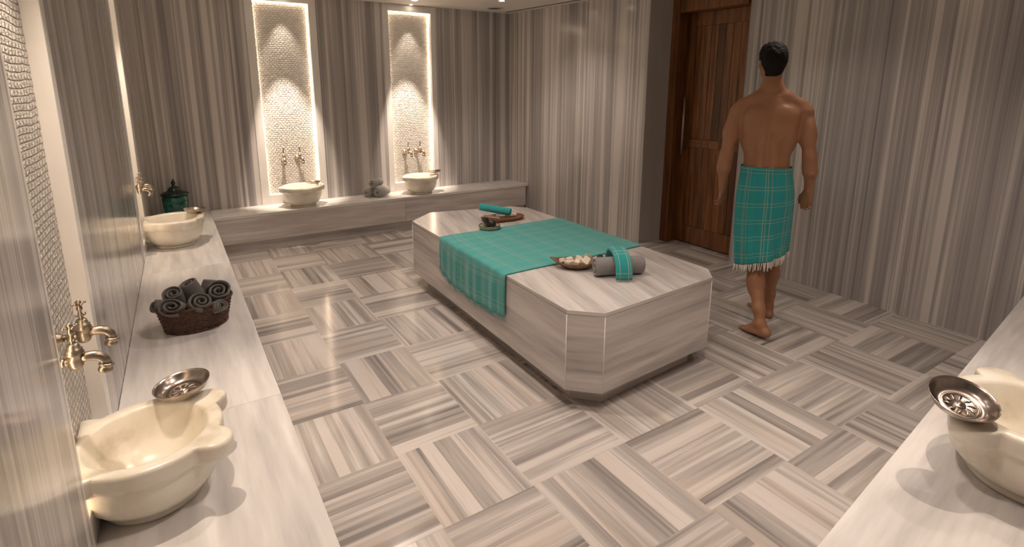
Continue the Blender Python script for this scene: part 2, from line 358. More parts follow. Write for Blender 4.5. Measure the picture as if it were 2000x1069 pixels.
# right side: pilaster wall, door recess, right wall
b = MB(); b.prism([(3.245, YB), (3.49, 3.975), (3.765, 3.935), (3.765, YB)][::-1], 0, H, 'v', seed=8.); struct(b.build('wall_right', M['wall']))
b = MB(); b.box(XR2, XR2+.3, -.5, 3.06, 0, H, 'v', seed=21.3); b.box(XR2, XR2+.3, 3.06, 3.935, 2.50, H, 'v', seed=30); struct(b.build('wall_right', M['wall']))
b = MB(); b.box(-1.1, 4.2, -.55, -.35, 0, H, 'v', seed=40.); struct(b.build('wall_near', M['wall']))
b = MB(); b.box(4.06, 4.2, 2.9, 4.1, 0, H, 'v'); struct(b.build('wall_outer', M['wall']))
b = MB(); b.prism([(3.492, 3.9735), (3.7635, 3.9338), (3.7629, 3.9298), (3.4914, 3.9695)][::-1], 0, H, 'v', seed=8.); struct(b.build('trim_20', M['grey']))
# door
door = bpy.data.objects.new('door_1', None); COL.objects.link(door); door.location = (3.92, 3.45, 0); struct(door)
def dpart(name, boxes, mat, bev=.003):
    b = MB()
    for q in boxes:
        k = len(b.f); b.box(*[v-o for v, o in zip(q[:6], (3.92, 3.92, 3.45, 3.45, 0, 0))], side='v')
        for i in range(k, len(b.f)): b.tone[i] = q[6] if len(q) > 6 else .5
    return b.build(name, mat, door, bevel=bev)
dpart('door_frame', [(3.762, 4.05, 3.835, 3.933, .0, 2.50, .35), (3.80, 4.05, 3.062, 3.10, 0, 2.50, .35), (3.765, 4.05, 3.10, 3.835, 2.33, 2.50, .45)], M['wood'])
leaf = []
ys = [3.10, 3.17, 3.245, 3.33, 3.41, 3.49, 3.57, 3.65, 3.74]; tones = [.35, .5, .62, .42, .12, .6, .55, .45]
for i in range(8):
    leaf.append((3.915, 3.95, ys[i]+.0015, ys[i+1]-.0015, .19, 1.02, tones[(i*3+1) % 8])); leaf.append((3.915, 3.95, ys[i]+.0015, ys[i+1]-.0015, 1.10, 2.20, tones[i]))
leaf += [(3.905, 3.955, 3.10, 3.74, 1.02, 1.10, .55), (3.905, 3.955, 3.10, 3.74, .012, .19, .45), (3.905, 3.955, 3.10, 3.74, 2.20, 2.328, .5), (3.905, 3.955, 3.74, 3.833, .012, 2.328, .35), (3.945, 3.965, 3.10, 3.74, .19, 2.2, .05)]
dpart('door_leaf', leaf, M['wood'], .002)
b = MB(); b.tube([(3.84-3.92, 3.775-3.45, .94), (3.84-3.92, 3.775-3.45, 1.52)], .016, 14)
for z in (1.0, 1.46): b.tube([(3.84-3.92, 3.775-3.45, z), (3.906-3.92, 3.775-3.45, z)], .009, 10)
b.build('door_handle', M['brass'], door)
b = MB(); b.box(3.902-3.92, 3.906-3.92, 3.755-3.45, 3.795-3.45, 1.18, 1.34); b.build('lock_plate', M['copper'], door, bevel=.001)

# ------------------------------------------------------------------ benches
YF = 5.749; XF = -.318
e = empty('marble_bench', (XF, YF, 0), 0, 'long pale marble bench along the left and back walls carrying four basins', 'bench')
inv = Matrix.Translation(e.location).inverted()
def sub(b, name, mat, par, bev=0): o = b.build(name, mat, par, bevel=bev); o.matrix_parent_inverse = Matrix.Translation(par.location).inverted(); return o
yj = [-.34, .3, 2.25, 4.236, YB-.001]; b = MB()
G = .0012
for i in range(4):
    y0, y1 = yj[i]+G/2, yj[i+1]-G/2; x0 = xl(y0)+.001; x1 = xl(y1)+.001
    if i < 3: b.prism([(x0, y0), (XF, y0), (XF, y1), (x1, y1)], HB-.03, HB, 'h', (0, 1), seed=i*3.3)
    else: b.prism([(x0, y0), (XF, y0), (XF, YF), (XF, y1), (x1, y1)], HB-.03, HB, 'h', (0, 1), seed=9.1)
b.prism([(XF+G, YF), (1.23, YF), (1.23, YB-.001), (XF+G, YB-.001)], HB-.03, HB, 'h', (1, 0), seed=14.)
b.prism([(1.232, YF), (3.285, YF), (3.243, YB-.001), (1.232, YB-.001)], HB-.03, HB, 'h', (1, 0), seed=17.)
sub(b, 'bench_top', M['bench'], e, .002)
b = MB(); b.box(-.7, XF-.004, -.34, YF+.1, .108, HB-.0305, 'h', seed=2.2); b.box(XF-.2, 1.60, YF+.004, YF+.3, .108, HB-.0305, 'h', seed=5.2); b.box(1.602, 3.25, YF+.004, YF+.3, .108, HB-.0305, 'h', seed=31.2)
sub(b, 'bench_front', M['slab'], e, .002)
b = MB(); b.box(-.6, XF-.045, -.34, YF+.1, .001, .108, 'h', seed=3.2); b.box(XF-.3, 3.25, YF+.045, YF+.3, .001, .108, 'h', seed=6.2); sub(b, 'plinth', M['slab'], e)
e = empty('marble_bench', (2.2, .3, 0), 0, 'pale marble bench at the lower right in front of the right wall', 'bench')
def yr(x): return .588+.108*x
b = MB(); b.prism([(.15, -.345), (XR2-.001, -.345), (XR2-.001, yr(XR2)), (.15, yr(.15))], HB-.03, HB, 'h', (1, .1), seed=19.); sub(b, 'bench_top', M['bench'], e, .002)
b = MB(); b.prism([(.16, -.34), (XR2-.002, -.34), (XR2-.002, yr(XR2)-.004), (.16, yr(.15)-.004)], .108, HB-.0305, 'h', seed=23.); sub(b, 'bench_front', M['slab'], e)
b = MB(); b.prism([(.2, -.33), (XR2-.002, -.33), (XR2-.002, yr(XR2)-.045), (.2, yr(.15)-.045)], .001, .108, 'h', seed=23.); sub(b, 'plinth', M['slab'], e)

# ------------------------------------------------------------------ central platform
e = empty('marble_platform', (1.5, 3.05, 0), 0, 'large eight-sided marble massage platform in the middle of the floor', 'massage platform')
TOP = [(.960, 2.005), (1.094, 1.874), (1.957, 1.922), (2.075, 2.04), (2.09, 3.995), (1.975, 4.125), (1.245, 4.275), (1.060, 4.18), (1.0, 4.03)]
TOP = [(.960, 2.005), (1.094, 1.874), (1.957, 1.922), (2.06, 2.03), (2.08, 3.99), (1.985, 4.12), (1.25, 4.285), (1.004, 4.08)]
ZT = .545
def inset(poly, d):
    cx = sum(p[0] for p in poly)/len(poly); cy = sum(p[1] for p in poly)/len(poly)
    return [(cx+(x-cx)*(1-d/.52), cy+(y-cy)*(1-d/1.15)) for x, y in poly]
b = MB(); b.prism(TOP, ZT-.022, ZT, 'h', (.25, 1), seed=50.); sub(b, 'top_slab', M['slab'], e, .0025)
b = MB(); b.prism(inset(TOP, .0015), .11, ZT-.0225, 'h', seed=60.3); sub(b, 'side_panel', M['slab'], e, .002)
b = MB(); b.prism(inset(TOP, .082), .001, .1095, 'h', seed=70.); sub(b, 'plinth', M['slab'], e)
for (x, y) in inset(TOP, .0015):
    b = MB(); b.lathe([(.001, .112), (.0022, .112), (.0022, ZT-.024), (.001, ZT-.024)], 8, (x, y, 0)); sub(b, 'joint_line', M['frame'], e)
# ------------------------------------------------------------------ basins
def lobes(angs, amp=.30, wd=.17):
    def f(t):
        q = 0
        for a in angs:
            d = (t-a+PI) % (2*PI)-PI
            if abs(d) < wd*1.5: q = max(q, amp*math.sqrt(max(0, 1-(d/wd/1.5)**2))*1.0)
        return q
    return f
def basin(loc, rz, ears, sc, label, back=9, amp=.30):
    e = empty('wash_basin', loc, 0, label, 'basin', 'marble wash basins'); lf = lobes(ears, amp)
    prof = [(.122, .020), (.154, .036), (.178, .066), (.188, .102), (.190, .145), (.191, .152), (.197, .156), (.203, .163), (.205, .172), (.205, .200), (.203, .208), (.198, .213), (.172, .213), (.165, .211), (.159, .203), (.148, .165), (.128, .115), (.092, .075), (.05, .062), (.001, .059)]
    lip = {6: .75, 7: .95, 8: 1, 9: 1, 10: .99, 11: .96, 5: .45, 4: .25}
    b = MB(); b.lathe([(r*sc, z*sc) for r, z in prof], 144, wob=lambda t, k: 1+lf(t)*lip.get(k, 0)); b.v = [(max(x, -back), y, z) for x, y, z in b.v]; b.build('bowl', M['basin'], e)
    b = MB(); b.lathe([(.001, 0), (.128*sc, 0), (.133*sc, .004), (.132*sc, .012), (.125*sc, .0205*sc), (.001, .0205*sc)], 64); b.build('foot_ring', M['basin'], e)
    return e
D = R(1)
basin((-.742, 1.872, HB), 0, [36*D, -38*D, 144*D, 216*D], .985, 'large cream marble basin nearest the camera on the left bench, dish on its rim', .172)
basin((-.628, 4.955, HB), 0, [30*D, -60*D, 150*D, 220*D], 1.03, 'cream marble basin at the far end of the left bench beside the green jar', .195, .13)
basin((.535, 5.935, HB), 0, [0*D, 180*D, -90*D+.001], .99, 'cream marble basin below the left niche of the back wall', 9, .12)
basin((1.868, 5.925, HB), 0, [0*D, 180*D, 270*D], .97, 'cream marble basin below the right niche of the back wall', 9, .12)
basin((1.595, .452, HB), 0, [40*D, 158*D, -40*D, 220*D], 1.13, 'cream marble basin on the lower right bench, cut by the edge of the photo')
# ------------------------------------------------------------------ metal bath bowls
def dish(loc, rot, r, label, mat='silver'):
    e = empty('bath_bowl', loc, 0, label, 'bath bowl', 'metal bath bowls on the basin rims'); e.rotation_euler = rot; s = r/.085
    b = MB(); pr = [(.001, .004), (.030, .004), (.048, .001), (.062, .005), (.074, .014), (.081, .027), (.086, .036), (.0862, .0385), (.0845, .0385), (.079, .031), (.071, .017), (.060, .0085), (.048, .0065), (.045, .0085), (.042, .0065), (.001, .0065)]
    b.lathe([(q*s, z*s) for q, z in pr], 72); b.build('bowl', M[mat], e)
    b = MB(); b.lathe([(.044*s, .006*s), (.0435*s, .0095*s), (.0415*s, .0095*s), (.041*s, .006*s)], 48)
    b.lathe([(.016*s, .006*s), (.014*s, .0105*s), (.0105*s, .0085*s), (.007*s, .0125*s), (.001, .0145*s)], 32)
    for k in range(10):
        a = 2*PI*k/10
        b.tube([((.017+.0045*q)*s*math.cos(a+.1*math.sin(q)), (.017+.0045*q)*s*math.sin(a+.1*math.sin(q)), .0072*s) for q in range(6)], [.0015*s, .0030*s, .0040*s, .0044*s, .0036*s, .0015*s], 8, flat=.7)
    b.build('embossed_rosette', M[mat], e); return e
dish((-.640, 2.050, HB+.216), (R(1), R(-6), 0), .083, 'tinned metal bath bowl resting on the rim of the near left basin')
dish((1.375, .590, HB+.262), (R(8), R(-15), R(20)), .088, 'dark tinned metal bath bowl on the rim of the lower right basin')
dish((-.478, 5.03, HB+.226), (R(-4), R(4), 0), .078, 'metal bath bowl on the rim of the far left basin beside the green jar')
dish((.64, 5.90, HB+.222), (R(-4), R(6), R(30)), .078, 'metal bath bowl on the rim of the basin below the left back niche')
dish((2.035, 5.90, HB+.222), (R(-4), R(10), R(60)), .078, 'metal bath bowl on the rim of the basin below the right back niche')
# ------------------------------------------------------------------ taps
def tap_proto():
    e = empty('brass_tap', (0, 0, 0), 0, '', 'tap')
    b = MB(); b.lathe([(.001, 0), (.024, 0), (.0245, .003), (.021, .007), (.0165, .009), (.0165, .012), (.012, .017), (.011, .02), (.001, .02)], 28, axis='x'); b.build('flange', M['brass'], e)
    b = MB(); b.tube([(.015, 0, 0), (.075, 0, 0)], .0085, 16); b.lathe([(.0085, .034), (.012, .036), (.012, .041), (.0085, .043)], 20, axis='x'); b.build('pipe', M['brass'], e)
    b = MB(); b.lathe([(.001, -.020), (.008, -.020), (.0125, -.017), (.0155, -.010), (.0165, .004), (.0165, .016), (.0195, .018), (.0195, .022), (.0165, .024), (.0175, .027), (.0175, .030), (.0145, .032), (.0125, .040), (.009, .045), (.001, .046)], 28, c=(.062, 0, 0))
    b.build('valve_body', M['brass'], e)
    b = MB(); b.lathe([(.006, .044), (.0045, .050), (.0075, .054), (.0045, .059), (.0040, .066), (.0065, .070), (.0070, .075), (.0045, .080), (.0040, .086), (.0060, .090), (.0045, .0945), (.001, .097)], 18, c=(.062, 0, 0))
    for k in range(4):
        a = PI*k/2+.5; c_, s_ = math.cos(a), math.sin(a)
        b.tube([(.062+.004*c_, .004*s_, .084), (.062+.012*c_, .012*s_, .086)], [.0028, .0024], 8); b.ball((.062+.0135*c_, .0135*s_, .0865), .0034, 6)
        b.tube([(.062+.004*c_, .004*s_, .056), (.062+.010*c_, .010*s_, .053), (.062+.0115*c_, .0115*s_, .059)], [.002, .0022, .0018], 6)
    b.build('handle', M['brass'], e)
    b = MB(); pts = [(.070, 0, .004), (.084, 0, .006), (.097, 0, .005), (.108, 0, 0), (.116, 0, -.010), (.120, 0, -.026)]; b.tube(pts, [.0105, .0115, .012, .012, .0115, .011], 18)
    b.build('spout', M['brass'], e)
    b = MB(); b.lathe([(.0105, 0), (.0155, .001), (.0162, .004), (.0145, .006), (.0132, .009), (.0146, .013), (.0155, .018), (.0145, .021), (.0105, .021), (.0105, .004)], 24)
    o = b.build('nozzle', M['brass'], e); o.location = (.119, 0, -.020); o.rotation_euler = (PI, R(14), 0)
    return e
tap0 = tap_proto(); first = True
def tap(loc, rz, label, group, sc=1.1):
    global first
    t = tap0 if first else copy_tree(tap0); first = False
    t.location = loc; t.scale = (sc, sc, sc); t.rotation_euler = (0, 0, rz); t['label'] = label; t['group'] = group
for y, z, lab in ((1.775, .908, 'aged brass tap over the near left basin, the nearer one of the pair'), (1.935, .915, 'aged brass tap over the near left basin, the farther one of the pair')):
    tap((xl(y, .045), y, z), 0, lab, 'taps of the near left basin')
for y, lab in ((4.745, 'brass tap over the far left basin, nearer one of the pair'), (4.93, 'brass tap over the far left basin, farther one of the pair')):
    tap((xl(y, .045)-.002, y, .872), 0, lab, 'taps of the far left basin')
for x, z, rz, lab in ((.425, .862, -95, 'left brass tap of the pair in the left back niche'), (.568, .862, -80, 'right brass tap of the pair in the left back niche'), (1.798, .850, -80, 'left brass tap of the pair in the right back niche'), (1.945, .850, -75, 'right brass tap of the pair in the right back niche')):
    tap((x, YB+.0695, z), R(rz), lab, 'taps in the back wall niches', 1.3)
# ------------------------------------------------------------------ green jar
e = empty('lidded_jar', (-.600, 5.93, HB), 0, 'green glazed ceramic jar with lid in the back left corner of the bench', 'jar')
b = MB(); b.lathe([(.001, 0), (.075, 0), (.080, .006), (.082, .02), (.095, .07), (.104, .13), (.107, .19), (.104, .232), (.098, .232), (.097, .2), (.001, .19)], 48); b.build('pot', M['glaze'], e)
ld = MB(); ld.lathe([(.001, .232), (.112, .232), (.117, .237), (.117, .243), (.110, .250), (.085, .262), (.06, .272), (.052, .280), (.048, .295), (.034, .306), (.020, .312), (.014, .322), (.012, .33), (.001, .33)], 48); lo = ld.build('lid', M['glaze_dark'], e)
b = MB(); b.lathe([(.010, .328), (.016, .334), (.019, .345), (.016, .356), (.008, .362), (.006, .366), (.009, .371), (.006, .377), (.001, .381)], 24); b.build('knob', M['glaze_dark'], lo)
# ------------------------------------------------------------------ towels
def roll_mesh(L, Rr, turns=3.2, th=None, seed=0, squash=1.0, loose=.12, r0=.004):
    """a rolled towel: a spiral ribbon drawn out along x"""
    rnd = random.Random(seed); th = th or (Rr-r0)/turns*.86; n = int(turns*26); b = MB()
    pitch = (Rr-th-r0)/turns; ph = rnd.uniform(0, 6); ph2 = rnd.uniform(0, 6); ring = []
    def pt(t, off):
        a = t*turns*2*PI; r = r0+pitch*t*turns+off
        r *= 1+.05*math.sin(2*a+ph)+loose*.3*math.sin(a*1.3+ph2)
        return (r*math.cos(a+ph), r*math.sin(a+ph)*squash)
    xs = [-L/2, -L/2+.004, -L/2+.010, -L/6, L/6, L/2-.010, L/2-.004, L/2]; ins = [.40, .12, .02, 0, 0, .02, .12, .40]
    m = n+1; loops = []
    for s_, (x, q) in enumerate(zip(xs, ins)):
        g = q*th; st = len(b.v); wv = rnd.uniform(-.0015, .0015)
        for k in range(m):
            t = k/n; y, z = pt(t, th-g); b.v.append((x+.003*math.sin(t*9+ph), y, z+wv))
        for k in range(m):
            t = 1-k/n; y, z = pt(t, g); b.v.append((x+.003*math.sin(t*9+ph), y, z+wv))
        loops.append(st)
    P = 2*m
    for s_ in range(len(xs)-1):
        a, c = loops[s_], loops[s_+1]
        for k in range(P):
            j = (k+1) % P; b.face((a+k, a+j, c+j, c+k), [(xs[s_], k*.01), (xs[s_], k*.01+.01), (xs[s_+1], k*.01+.01), (xs[s_+1], k*.01)], .5, True)
    for st, sg in ((loops[0], 1), (loops[-1], -1)):
        for k in range(n):
            b.face((st+k, st+k+1, st+P-2-k, st+P-1-k), None, .5, True)
    return b
def place_roll(name, label, cat, group, mat, loc, axis, L, Rr, seed, turns=3.2, squash=1., roll=0., th=None):
    b = roll_mesh(L, Rr, turns, th, seed, squash); o = b.build(name, mat); tag(o, label, cat, group)
    q = Vector(axis).to_track_quat('X', 'Z'); o.rotation_mode = 'QUATERNION'; o.rotation_quaternion = q @ Matrix.Rotation(roll, 4, 'X').to_quaternion(); o.location = loc; return o
# wicker basket
BX, BY = -.570, 3.180
bk = empty('wicker_basket', (BX, BY, HB), R(12), 'dark brown oval wicker basket full of rolled charcoal towels on the left bench', 'basket')
nt_, nz_ = 384, 60; b = MB()
def bas(t, z, off=0):
    k = z/.135; a = .140+.034*k**.8; c_ = .112+.026*k**.8; return (math.cos(t)*(a+off), math.sin(t)*(c_+off))
for i in range(nt_):
    t = 2*PI*i/nt_
    for k in range(nz_+1):
        z = .135*k/nz_; row = z/.0084; r_ = int(row); ph = (r_ % 2)*PI
        off = .0030*math.cos(t*27+ph)*math.sin(PI*(row-r_))+.0016*math.sin(PI*(row-r_)); x, y = bas(t, z, off); b.v.append((x, y, z))
for i in range(nt_):
    j = (i+1) % nt_
    for k in range(nz_): b.face((i*(nz_+1)+k, j*(nz_+1)+k, j*(nz_+1)+k+1, i*(nz_+1)+k+1), [(0, 0)]*4, .5, True)
b.build('woven_side', M['wicker'], bk)
b = MB(); n = 64
for zz, rr in ((.137, .0048), (.008, .004)):
    for q in range(2):
        pts = [(*bas(2*PI*k/n, zz, .002+.002*math.cos(k*PI/2+q*PI)), zz+.003*math.sin(k*PI/2+q*PI)) for k in range(n+1)]; b.tube(pts, rr, 8, cap=False)
b.build('rim', M['wicker'], bk)
b = MB(); b.v += [(*bas(2*PI*k/64, 0, -.002), .004) for k in range(64)]; b.face(list(range(64)), None); b.build('base', M['wicker'], bk)
ROLLS = [  # x, y, z of the middle, axis, length, radius, label
 (-0.652, 3.118, 0.513, (-.30, -.62, .55), .12, 0.074, 'charcoal towel roll at the front left of the wicker basket, largest and flattest'),
 (-0.550, 3.106, 0.516, (.16, -.66, .62), .12, 0.062, 'charcoal towel roll with open spiral at the front middle of the basket'),
 (-0.647, 3.226, 0.528, (-.16, -.40, .66), .12, 0.059, 'charcoal towel roll in the left middle of the basket behind the front left one'),
 (-0.574, 3.240, 0.546, (-.25, -.05, .60), .12, 0.059, 'charcoal towel roll lying highest in the basket'),
 (-0.464, 3.178, 0.524, (.10, -.55, .62), .13, 0.069, 'charcoal towel roll at the right side of the basket'),
 (-0.707, 3.178, 0.516, (-.80, -.30, .35), .10, 0.043, 'small charcoal towel roll sticking out at the left edge of the basket'),
 (-0.472, 3.093, 0.494, (.35, -.75, .35), .10, 0.041, 'small charcoal towel roll low at the front right of the basket'),
 (-0.502, 3.270, 0.528, (.25, .25, .65), .12, 0.055, 'charcoal towel roll at the back right of the basket')]
for i, (x, y, z, ax, L, r_, lab) in enumerate(ROLLS):
    place_roll('rolled_towel', lab, 'towel', 'rolled towels in the basket', M['towel_dark'], (x, y, z), ax, L, r_, 10+i, 2.3, .88 if i else .68, th=.0125)
# pyramid of grey rolls on the back bench
GR = 'grey towel rolls on the back bench'
place_roll('rolled_towel', 'grey towel roll at the front of the pyramid on the back bench', 'towel', GR, M['towel_pale'], (1.400, 5.955, HB+.059), (.85, .62, 0), .19, .058, 31, 3)
place_roll('rolled_towel', 'grey towel roll at the back left of the pyramid on the back bench', 'towel', GR, M['towel_pale'], (1.285, 6.01, HB+.056), (.85, .62, 0), .17, .054, 32, 3)
place_roll('rolled_towel', 'grey towel roll lying on top of the pyramid on the back bench', 'towel', GR, M['towel_pale'], (1.345, 5.985, HB+.154), (.85, .62, 0), .16, .050, 33, 3)
# ------------------------------------------------------------------ cloth over the platform
e = empty('table_runner', (1.5, 3.05, ZT), 0, 'teal plaid cotton cloth laid across the marble platform with fringed hanging end', 'cloth')
y0c, y1c = 2.578, 3.515; nu, nv = 90, 60; hang = .262; b = MB()
def cloth(u, v):
    """u along the length from the hanging hem to the far side, v across"""
    y = y0c+(y1c-y0c)*v; xe = .960+(y-2.005)*(1.004-.960)/2.075-.004; hangv = hang+.035*math.sin(PI*v)-.03*max(0, v-.85)/.15
    Ltop = 2.075-xe; s = -hangv+u*(hangv+Ltop)
    ru = .0015*math.sin(y*55+1)+.0012*math.sin(y*23+s*4)
    if s < 0:
        fold = (.004*math.sin(y*42+.6)+.005*math.sin(y*19))*min(1, -s/.10)
        return (xe-.003-abs(fold)*1.3-.003*min(1, -s/.03), y+.010*math.sin(s*9)*min(1, -s/.1)*(v-.5), ZT+.004+s*.995+.0)
    k = max(0, 1-s/.02)
    return (xe+s+.004*k*k*0, y+.002*math.sin(s*7), ZT+.0045-.001*k+max(0, ru)*.6)
for i in range(nu+1):
    for j in range(nv+1): b.v.append(cloth(i/nu, j/nv))
for i in range(nu):
    for j in range(nv):
        q = [(i, j), (i+1, j), (i+1, j+1), (i, j+1)]; b.face([a*(nv+1)+c for a, c in q], [(a/nu*1.38, c/nv*.937) for a, c in q], .5, True)
o = sub(b, 'cloth_sheet', M['plaid2'], e); m_ = o.modifiers.new('solid', 'SOLIDIFY'); m_.thickness = .0022; m_.offset = 1
b = MB(); rnd = random.Random(5)
for k in range(130):
    v = (k+.5)/130; p = cloth(0, v); dx = rnd.uniform(-.004, .001); dy = rnd.uniform(-.004, .004); L = rnd.uniform(.022, .034)
    b.tube([(p[0], p[1], p[2]+.002), (p[0]+dx*.5, p[1]+dy*.5, p[2]-L/2), (p[0]+dx, p[1]+dy, p[2]-L)], [.0011, .0010, .0006], 5)
sub(b, 'fringe', M['teal_plain'], e)
# near end: grey roll with a teal rolled cloth laid over it
place_roll('rolled_towel', 'thick grey towel roll lying on the near end of the marble platform', 'towel', None, M['towel_grey'], (1.53, 2.245, ZT+.0575), (1, -.40, 0), .295, .057, 41, 3.4)
e = empty('folded_towel', (1.47, 2.25, ZT), 0, 'teal plaid towel draped across the thick grey roll on the platform', 'towel')
b = MB(); A_ = Vector((1.405, 2.125, 0)); B_ = Vector((1.545, 2.385, 0)); d_ = (B_-A_).normalized(); sd = Vector((d_.y, -d_.x, 0))
path = [(-.055, .012), (-.056, .035), (-.050, .070), (-.028, .107), (.0, .128), (.04, .138), (.085, .142), (.13, .138), (.165, .120), (.19, .09), (.205, .055), (.212, .025)]
C0 = Vector((1.500, 2.190, ZT)); W2 = .047; n = 24
loops = []
for k, (s, z) in enumerate(path):
    p0 = path[max(0, k-1)]; p1 = path[min(len(path)-1, k+1)]; tx, tz = p1[0]-p0[0], p1[1]-p0[1]; l = math.hypot(tx, tz); nx, nz = -tz/l, tx/l
    st = len(b.v); loops.append(st); tk = .016 if 0 < k < len(path)-1 else .013
    for i in range(n):
        a = 2*PI*i/n; ca, sa = math.cos(a), math.sin(a); u = W2*math.copysign(abs(ca)**.55, ca); q = tk*math.copysign(abs(sa)**.7, sa)
        P_ = C0+d_*(s+nx*q)+sd*u+Vector((0, 0, z+nz*q)); b.v.append(tuple(P_))
for k in range(len(path)-1):
    for i in range(n):
        j = (i+1) % n; b.face((loops[k]+i, loops[k]+j, loops[k+1]+j, loops[k+1]+i), [(i/n*.2, k*.03), ((i+1)/n*.2, k*.03), ((i+1)/n*.2, k*.03+.03), (i/n*.2, k*.03+.03)], .5, True)
b.face([loops[0]+i for i in reversed(range(n))]); b.face([loops[-1]+i for i in range(n)])
sub(b, 'towel_body', M['plaid'], e)
b = MB(); rnd = random.Random(9)
for k in range(16):
    u = -.036+.0048*k; p = C0+d_*(-.060)+sd*u+Vector((0, 0, .012)); q = p+d_*(-.012)+sd*rnd.uniform(-.004, .004)+Vector((0, 0, -.0095)); b.tube([tuple(p), tuple((p+q)/2+Vector((0, 0, .001))), tuple(q)], .0013, 5)
sub(b, 'fringe', M['fringe'], e)
# leaf-shaped wooden bowl with soaps
e = empty('wooden_bowl', (1.395, 2.468, ZT), R(-38), 'leaf-shaped brown wooden bowl of cream soap pieces on the near end of the platform', 'bowl')
b = MB(); n = 48
def leaf(t, a, c_, z): 
    x = a*math.cos(t); y = c_*math.sin(t)*(1-.45*abs(math.cos(t))**2); return (x, y, z+.018*abs(math.cos(t))**4*(z/.045))
ringsL = [(.04, .024, 0), (.075, .045, .003), (.12, .068, .022), (.160, .082, .045), (.156, .079, .0455), (.115, .063, .026), (.07, .040, .009), (.005, .003, .007)]
for a, c_, z in ringsL: b.v += [leaf(2*PI*i/n, a, c_, z) for i in range(n)]
for k in range(len(ringsL)-1):
    for i in range(n): j = (i+1) % n; b.face((k*n+i, k*n+j, (k+1)*n+j, (k+1)*n+i), [(0, 0)]*4, .5, True)
b.face([i for i in reversed(range(n))]); b.face([(len(ringsL)-1)*n+i for i in range(n)])
b.build('bowl_shell', M['bowlwood'], e)
SO = [(-.062, .010, .040, 20, 'small cream soap piece at the left tip of the leaf-shaped bowl'), (-.030, .004, .047, 65, 'cream soap piece left of centre in the leaf-shaped bowl'), (-.030, -.022, .036, 10, 'cream soap piece at the front left of the leaf-shaped bowl'), (.005, -.014, .038, 40, 'cream soap piece in the middle of the leaf-shaped bowl'), (.018, .018, .046, 75, 'cream soap piece at the back middle of the leaf-shaped bowl'), (.045, -.006, .044, 25, 'large cream soap piece at the right of the leaf-shaped bowl')]
for i, (x, y, z, a, lab) in enumerate(SO):
    b = MB(); s = .020+.003*(i % 3); b.box(-s*1.15, s*1.15, -s*.8, s*.8, -s*.7, s*.7); o = b.build('soap_piece', M['soap'], None, bevel=.005); tag(o, lab, 'soap', 'soap pieces in the wooden bowl')
    o.location = e.location+Matrix.Rotation(R(-38), 3, 'Z') @ Vector((x*1.25, y*1.1, z)); o.rotation_euler = (R(12*i-25), R(20-9*i), R(a))
# dark leaf ornament and pale net sponge behind the grey roll
def dry_leaf(name, loc, rz, s, label, mat='leafdark'):
    e = empty(name, loc, rz, label, 'dried leaf'); b = MB(); n = 14
    for (ang, lean, L, wd) in ((0, .95, .085, .022), (2.2, .35, .07, .020), (-1.6, .45, .055, .016)):
        st = len(b.v)
        for i in range(n+1):
            t = i/n; w_ = wd*s*math.sin(PI*min(1, t*1.02+.02))**.8; r_ = L*s*t; z = .004+r_*math.sin(lean)*(1-.25*t)+.001; h_ = r_*math.cos(lean)
            for q in (-1, 0, 1):
                b.v.append((h_*math.cos(ang)-q*w_*math.sin(ang), h_*math.sin(ang)+q*w_*math.cos(ang), z+abs(q)*w_*.5))
        for i in range(n):
            for q in (0, 1): k = st+i*3+q; b.face((k, k+1, k+4, k+3), None, .5, True)
    o = b.build('leaf_blade', M[mat], e); m_ = o.modifiers.new('solid', 'SOLIDIFY'); m_.thickness = .004*s
    b = MB(); b.tube([(0, 0, .002), (-.02*s, .004*s, .012*s), (-.045*s, 0, .010*s)], [.003*s, .0022*s, .001*s], 8); b.build('stem', M[mat], e); return e
dry_leaf('dried_leaf', (1.555, 2.425, ZT+.006), R(60), .9, 'black dried leaf behind the grey roll on the platform')
b = MB(); b.ball((0, 0, .024), .032, 10, .75); o = b.build('net_sponge', M['loofah']); o.location = (1.530, 2.520, ZT+.004); tag(o, 'pale greenish net sponge between the leaf-shaped bowl and the grey roll', 'sponge')
# far end: wooden tray with teal roll and white soap, stone dish with dark leaves
e = empty('wooden_tray', (1.655, 3.735, ZT), R(-4), 'long reddish wooden tray on the far end of the marble platform', 'tray')
b = MB(); n = 40
def tr(t, a, c_): ct, st = math.cos(t), math.sin(t); return (a*math.copysign(abs(ct)**.6, ct), c_*math.copysign(abs(st)**.75, st))
rg = [(.15, .075, 0), (.175, .095, .006), (.185, .102, .026), (.180, .098, .027), (.165, .086, .013), (.005, .005, .012)]
for a, c_, z in rg: b.v += [(*tr(2*PI*i/n, a, c_), z) for i in range(n)]
for k in range(len(rg)-1):
    for i in range(n): j = (i+1) % n; b.face((k*n+i, k*n+j, (k+1)*n+j, (k+1)*n+i), [(0, 0)]*4, .5, True)
b.face([i for i in reversed(range(n))]); b.build('tray_body', M['tray'], e)
tr_ = place_roll('rolled_towel', 'slim teal towel roll lying across the wooden tray', 'towel', None, M['teal_plain'], (1.640, 3.830, ZT+.072), (.66, -.75, -.10), .27, .034, 55, 3)
b = MB(); rnd = random.Random(2)
for k in range(10):
    x = 1.50+.012*k; y = 3.84-.012*k; z = ZT+.045-.0012*k; b.tube([(x, y, z+.004), (x-.01, y-.022, z-.012), (x-.006+rnd.uniform(-.006, .006), y-.04, ZT+.030)], .0020, 6)
o = b.build('towel_fringe', M['fringe']); o.parent = tr_; o.matrix_parent_inverse = (Matrix.Translation(tr_.location) @ tr_.rotation_quaternion.to_matrix().to_4x4()).inverted()
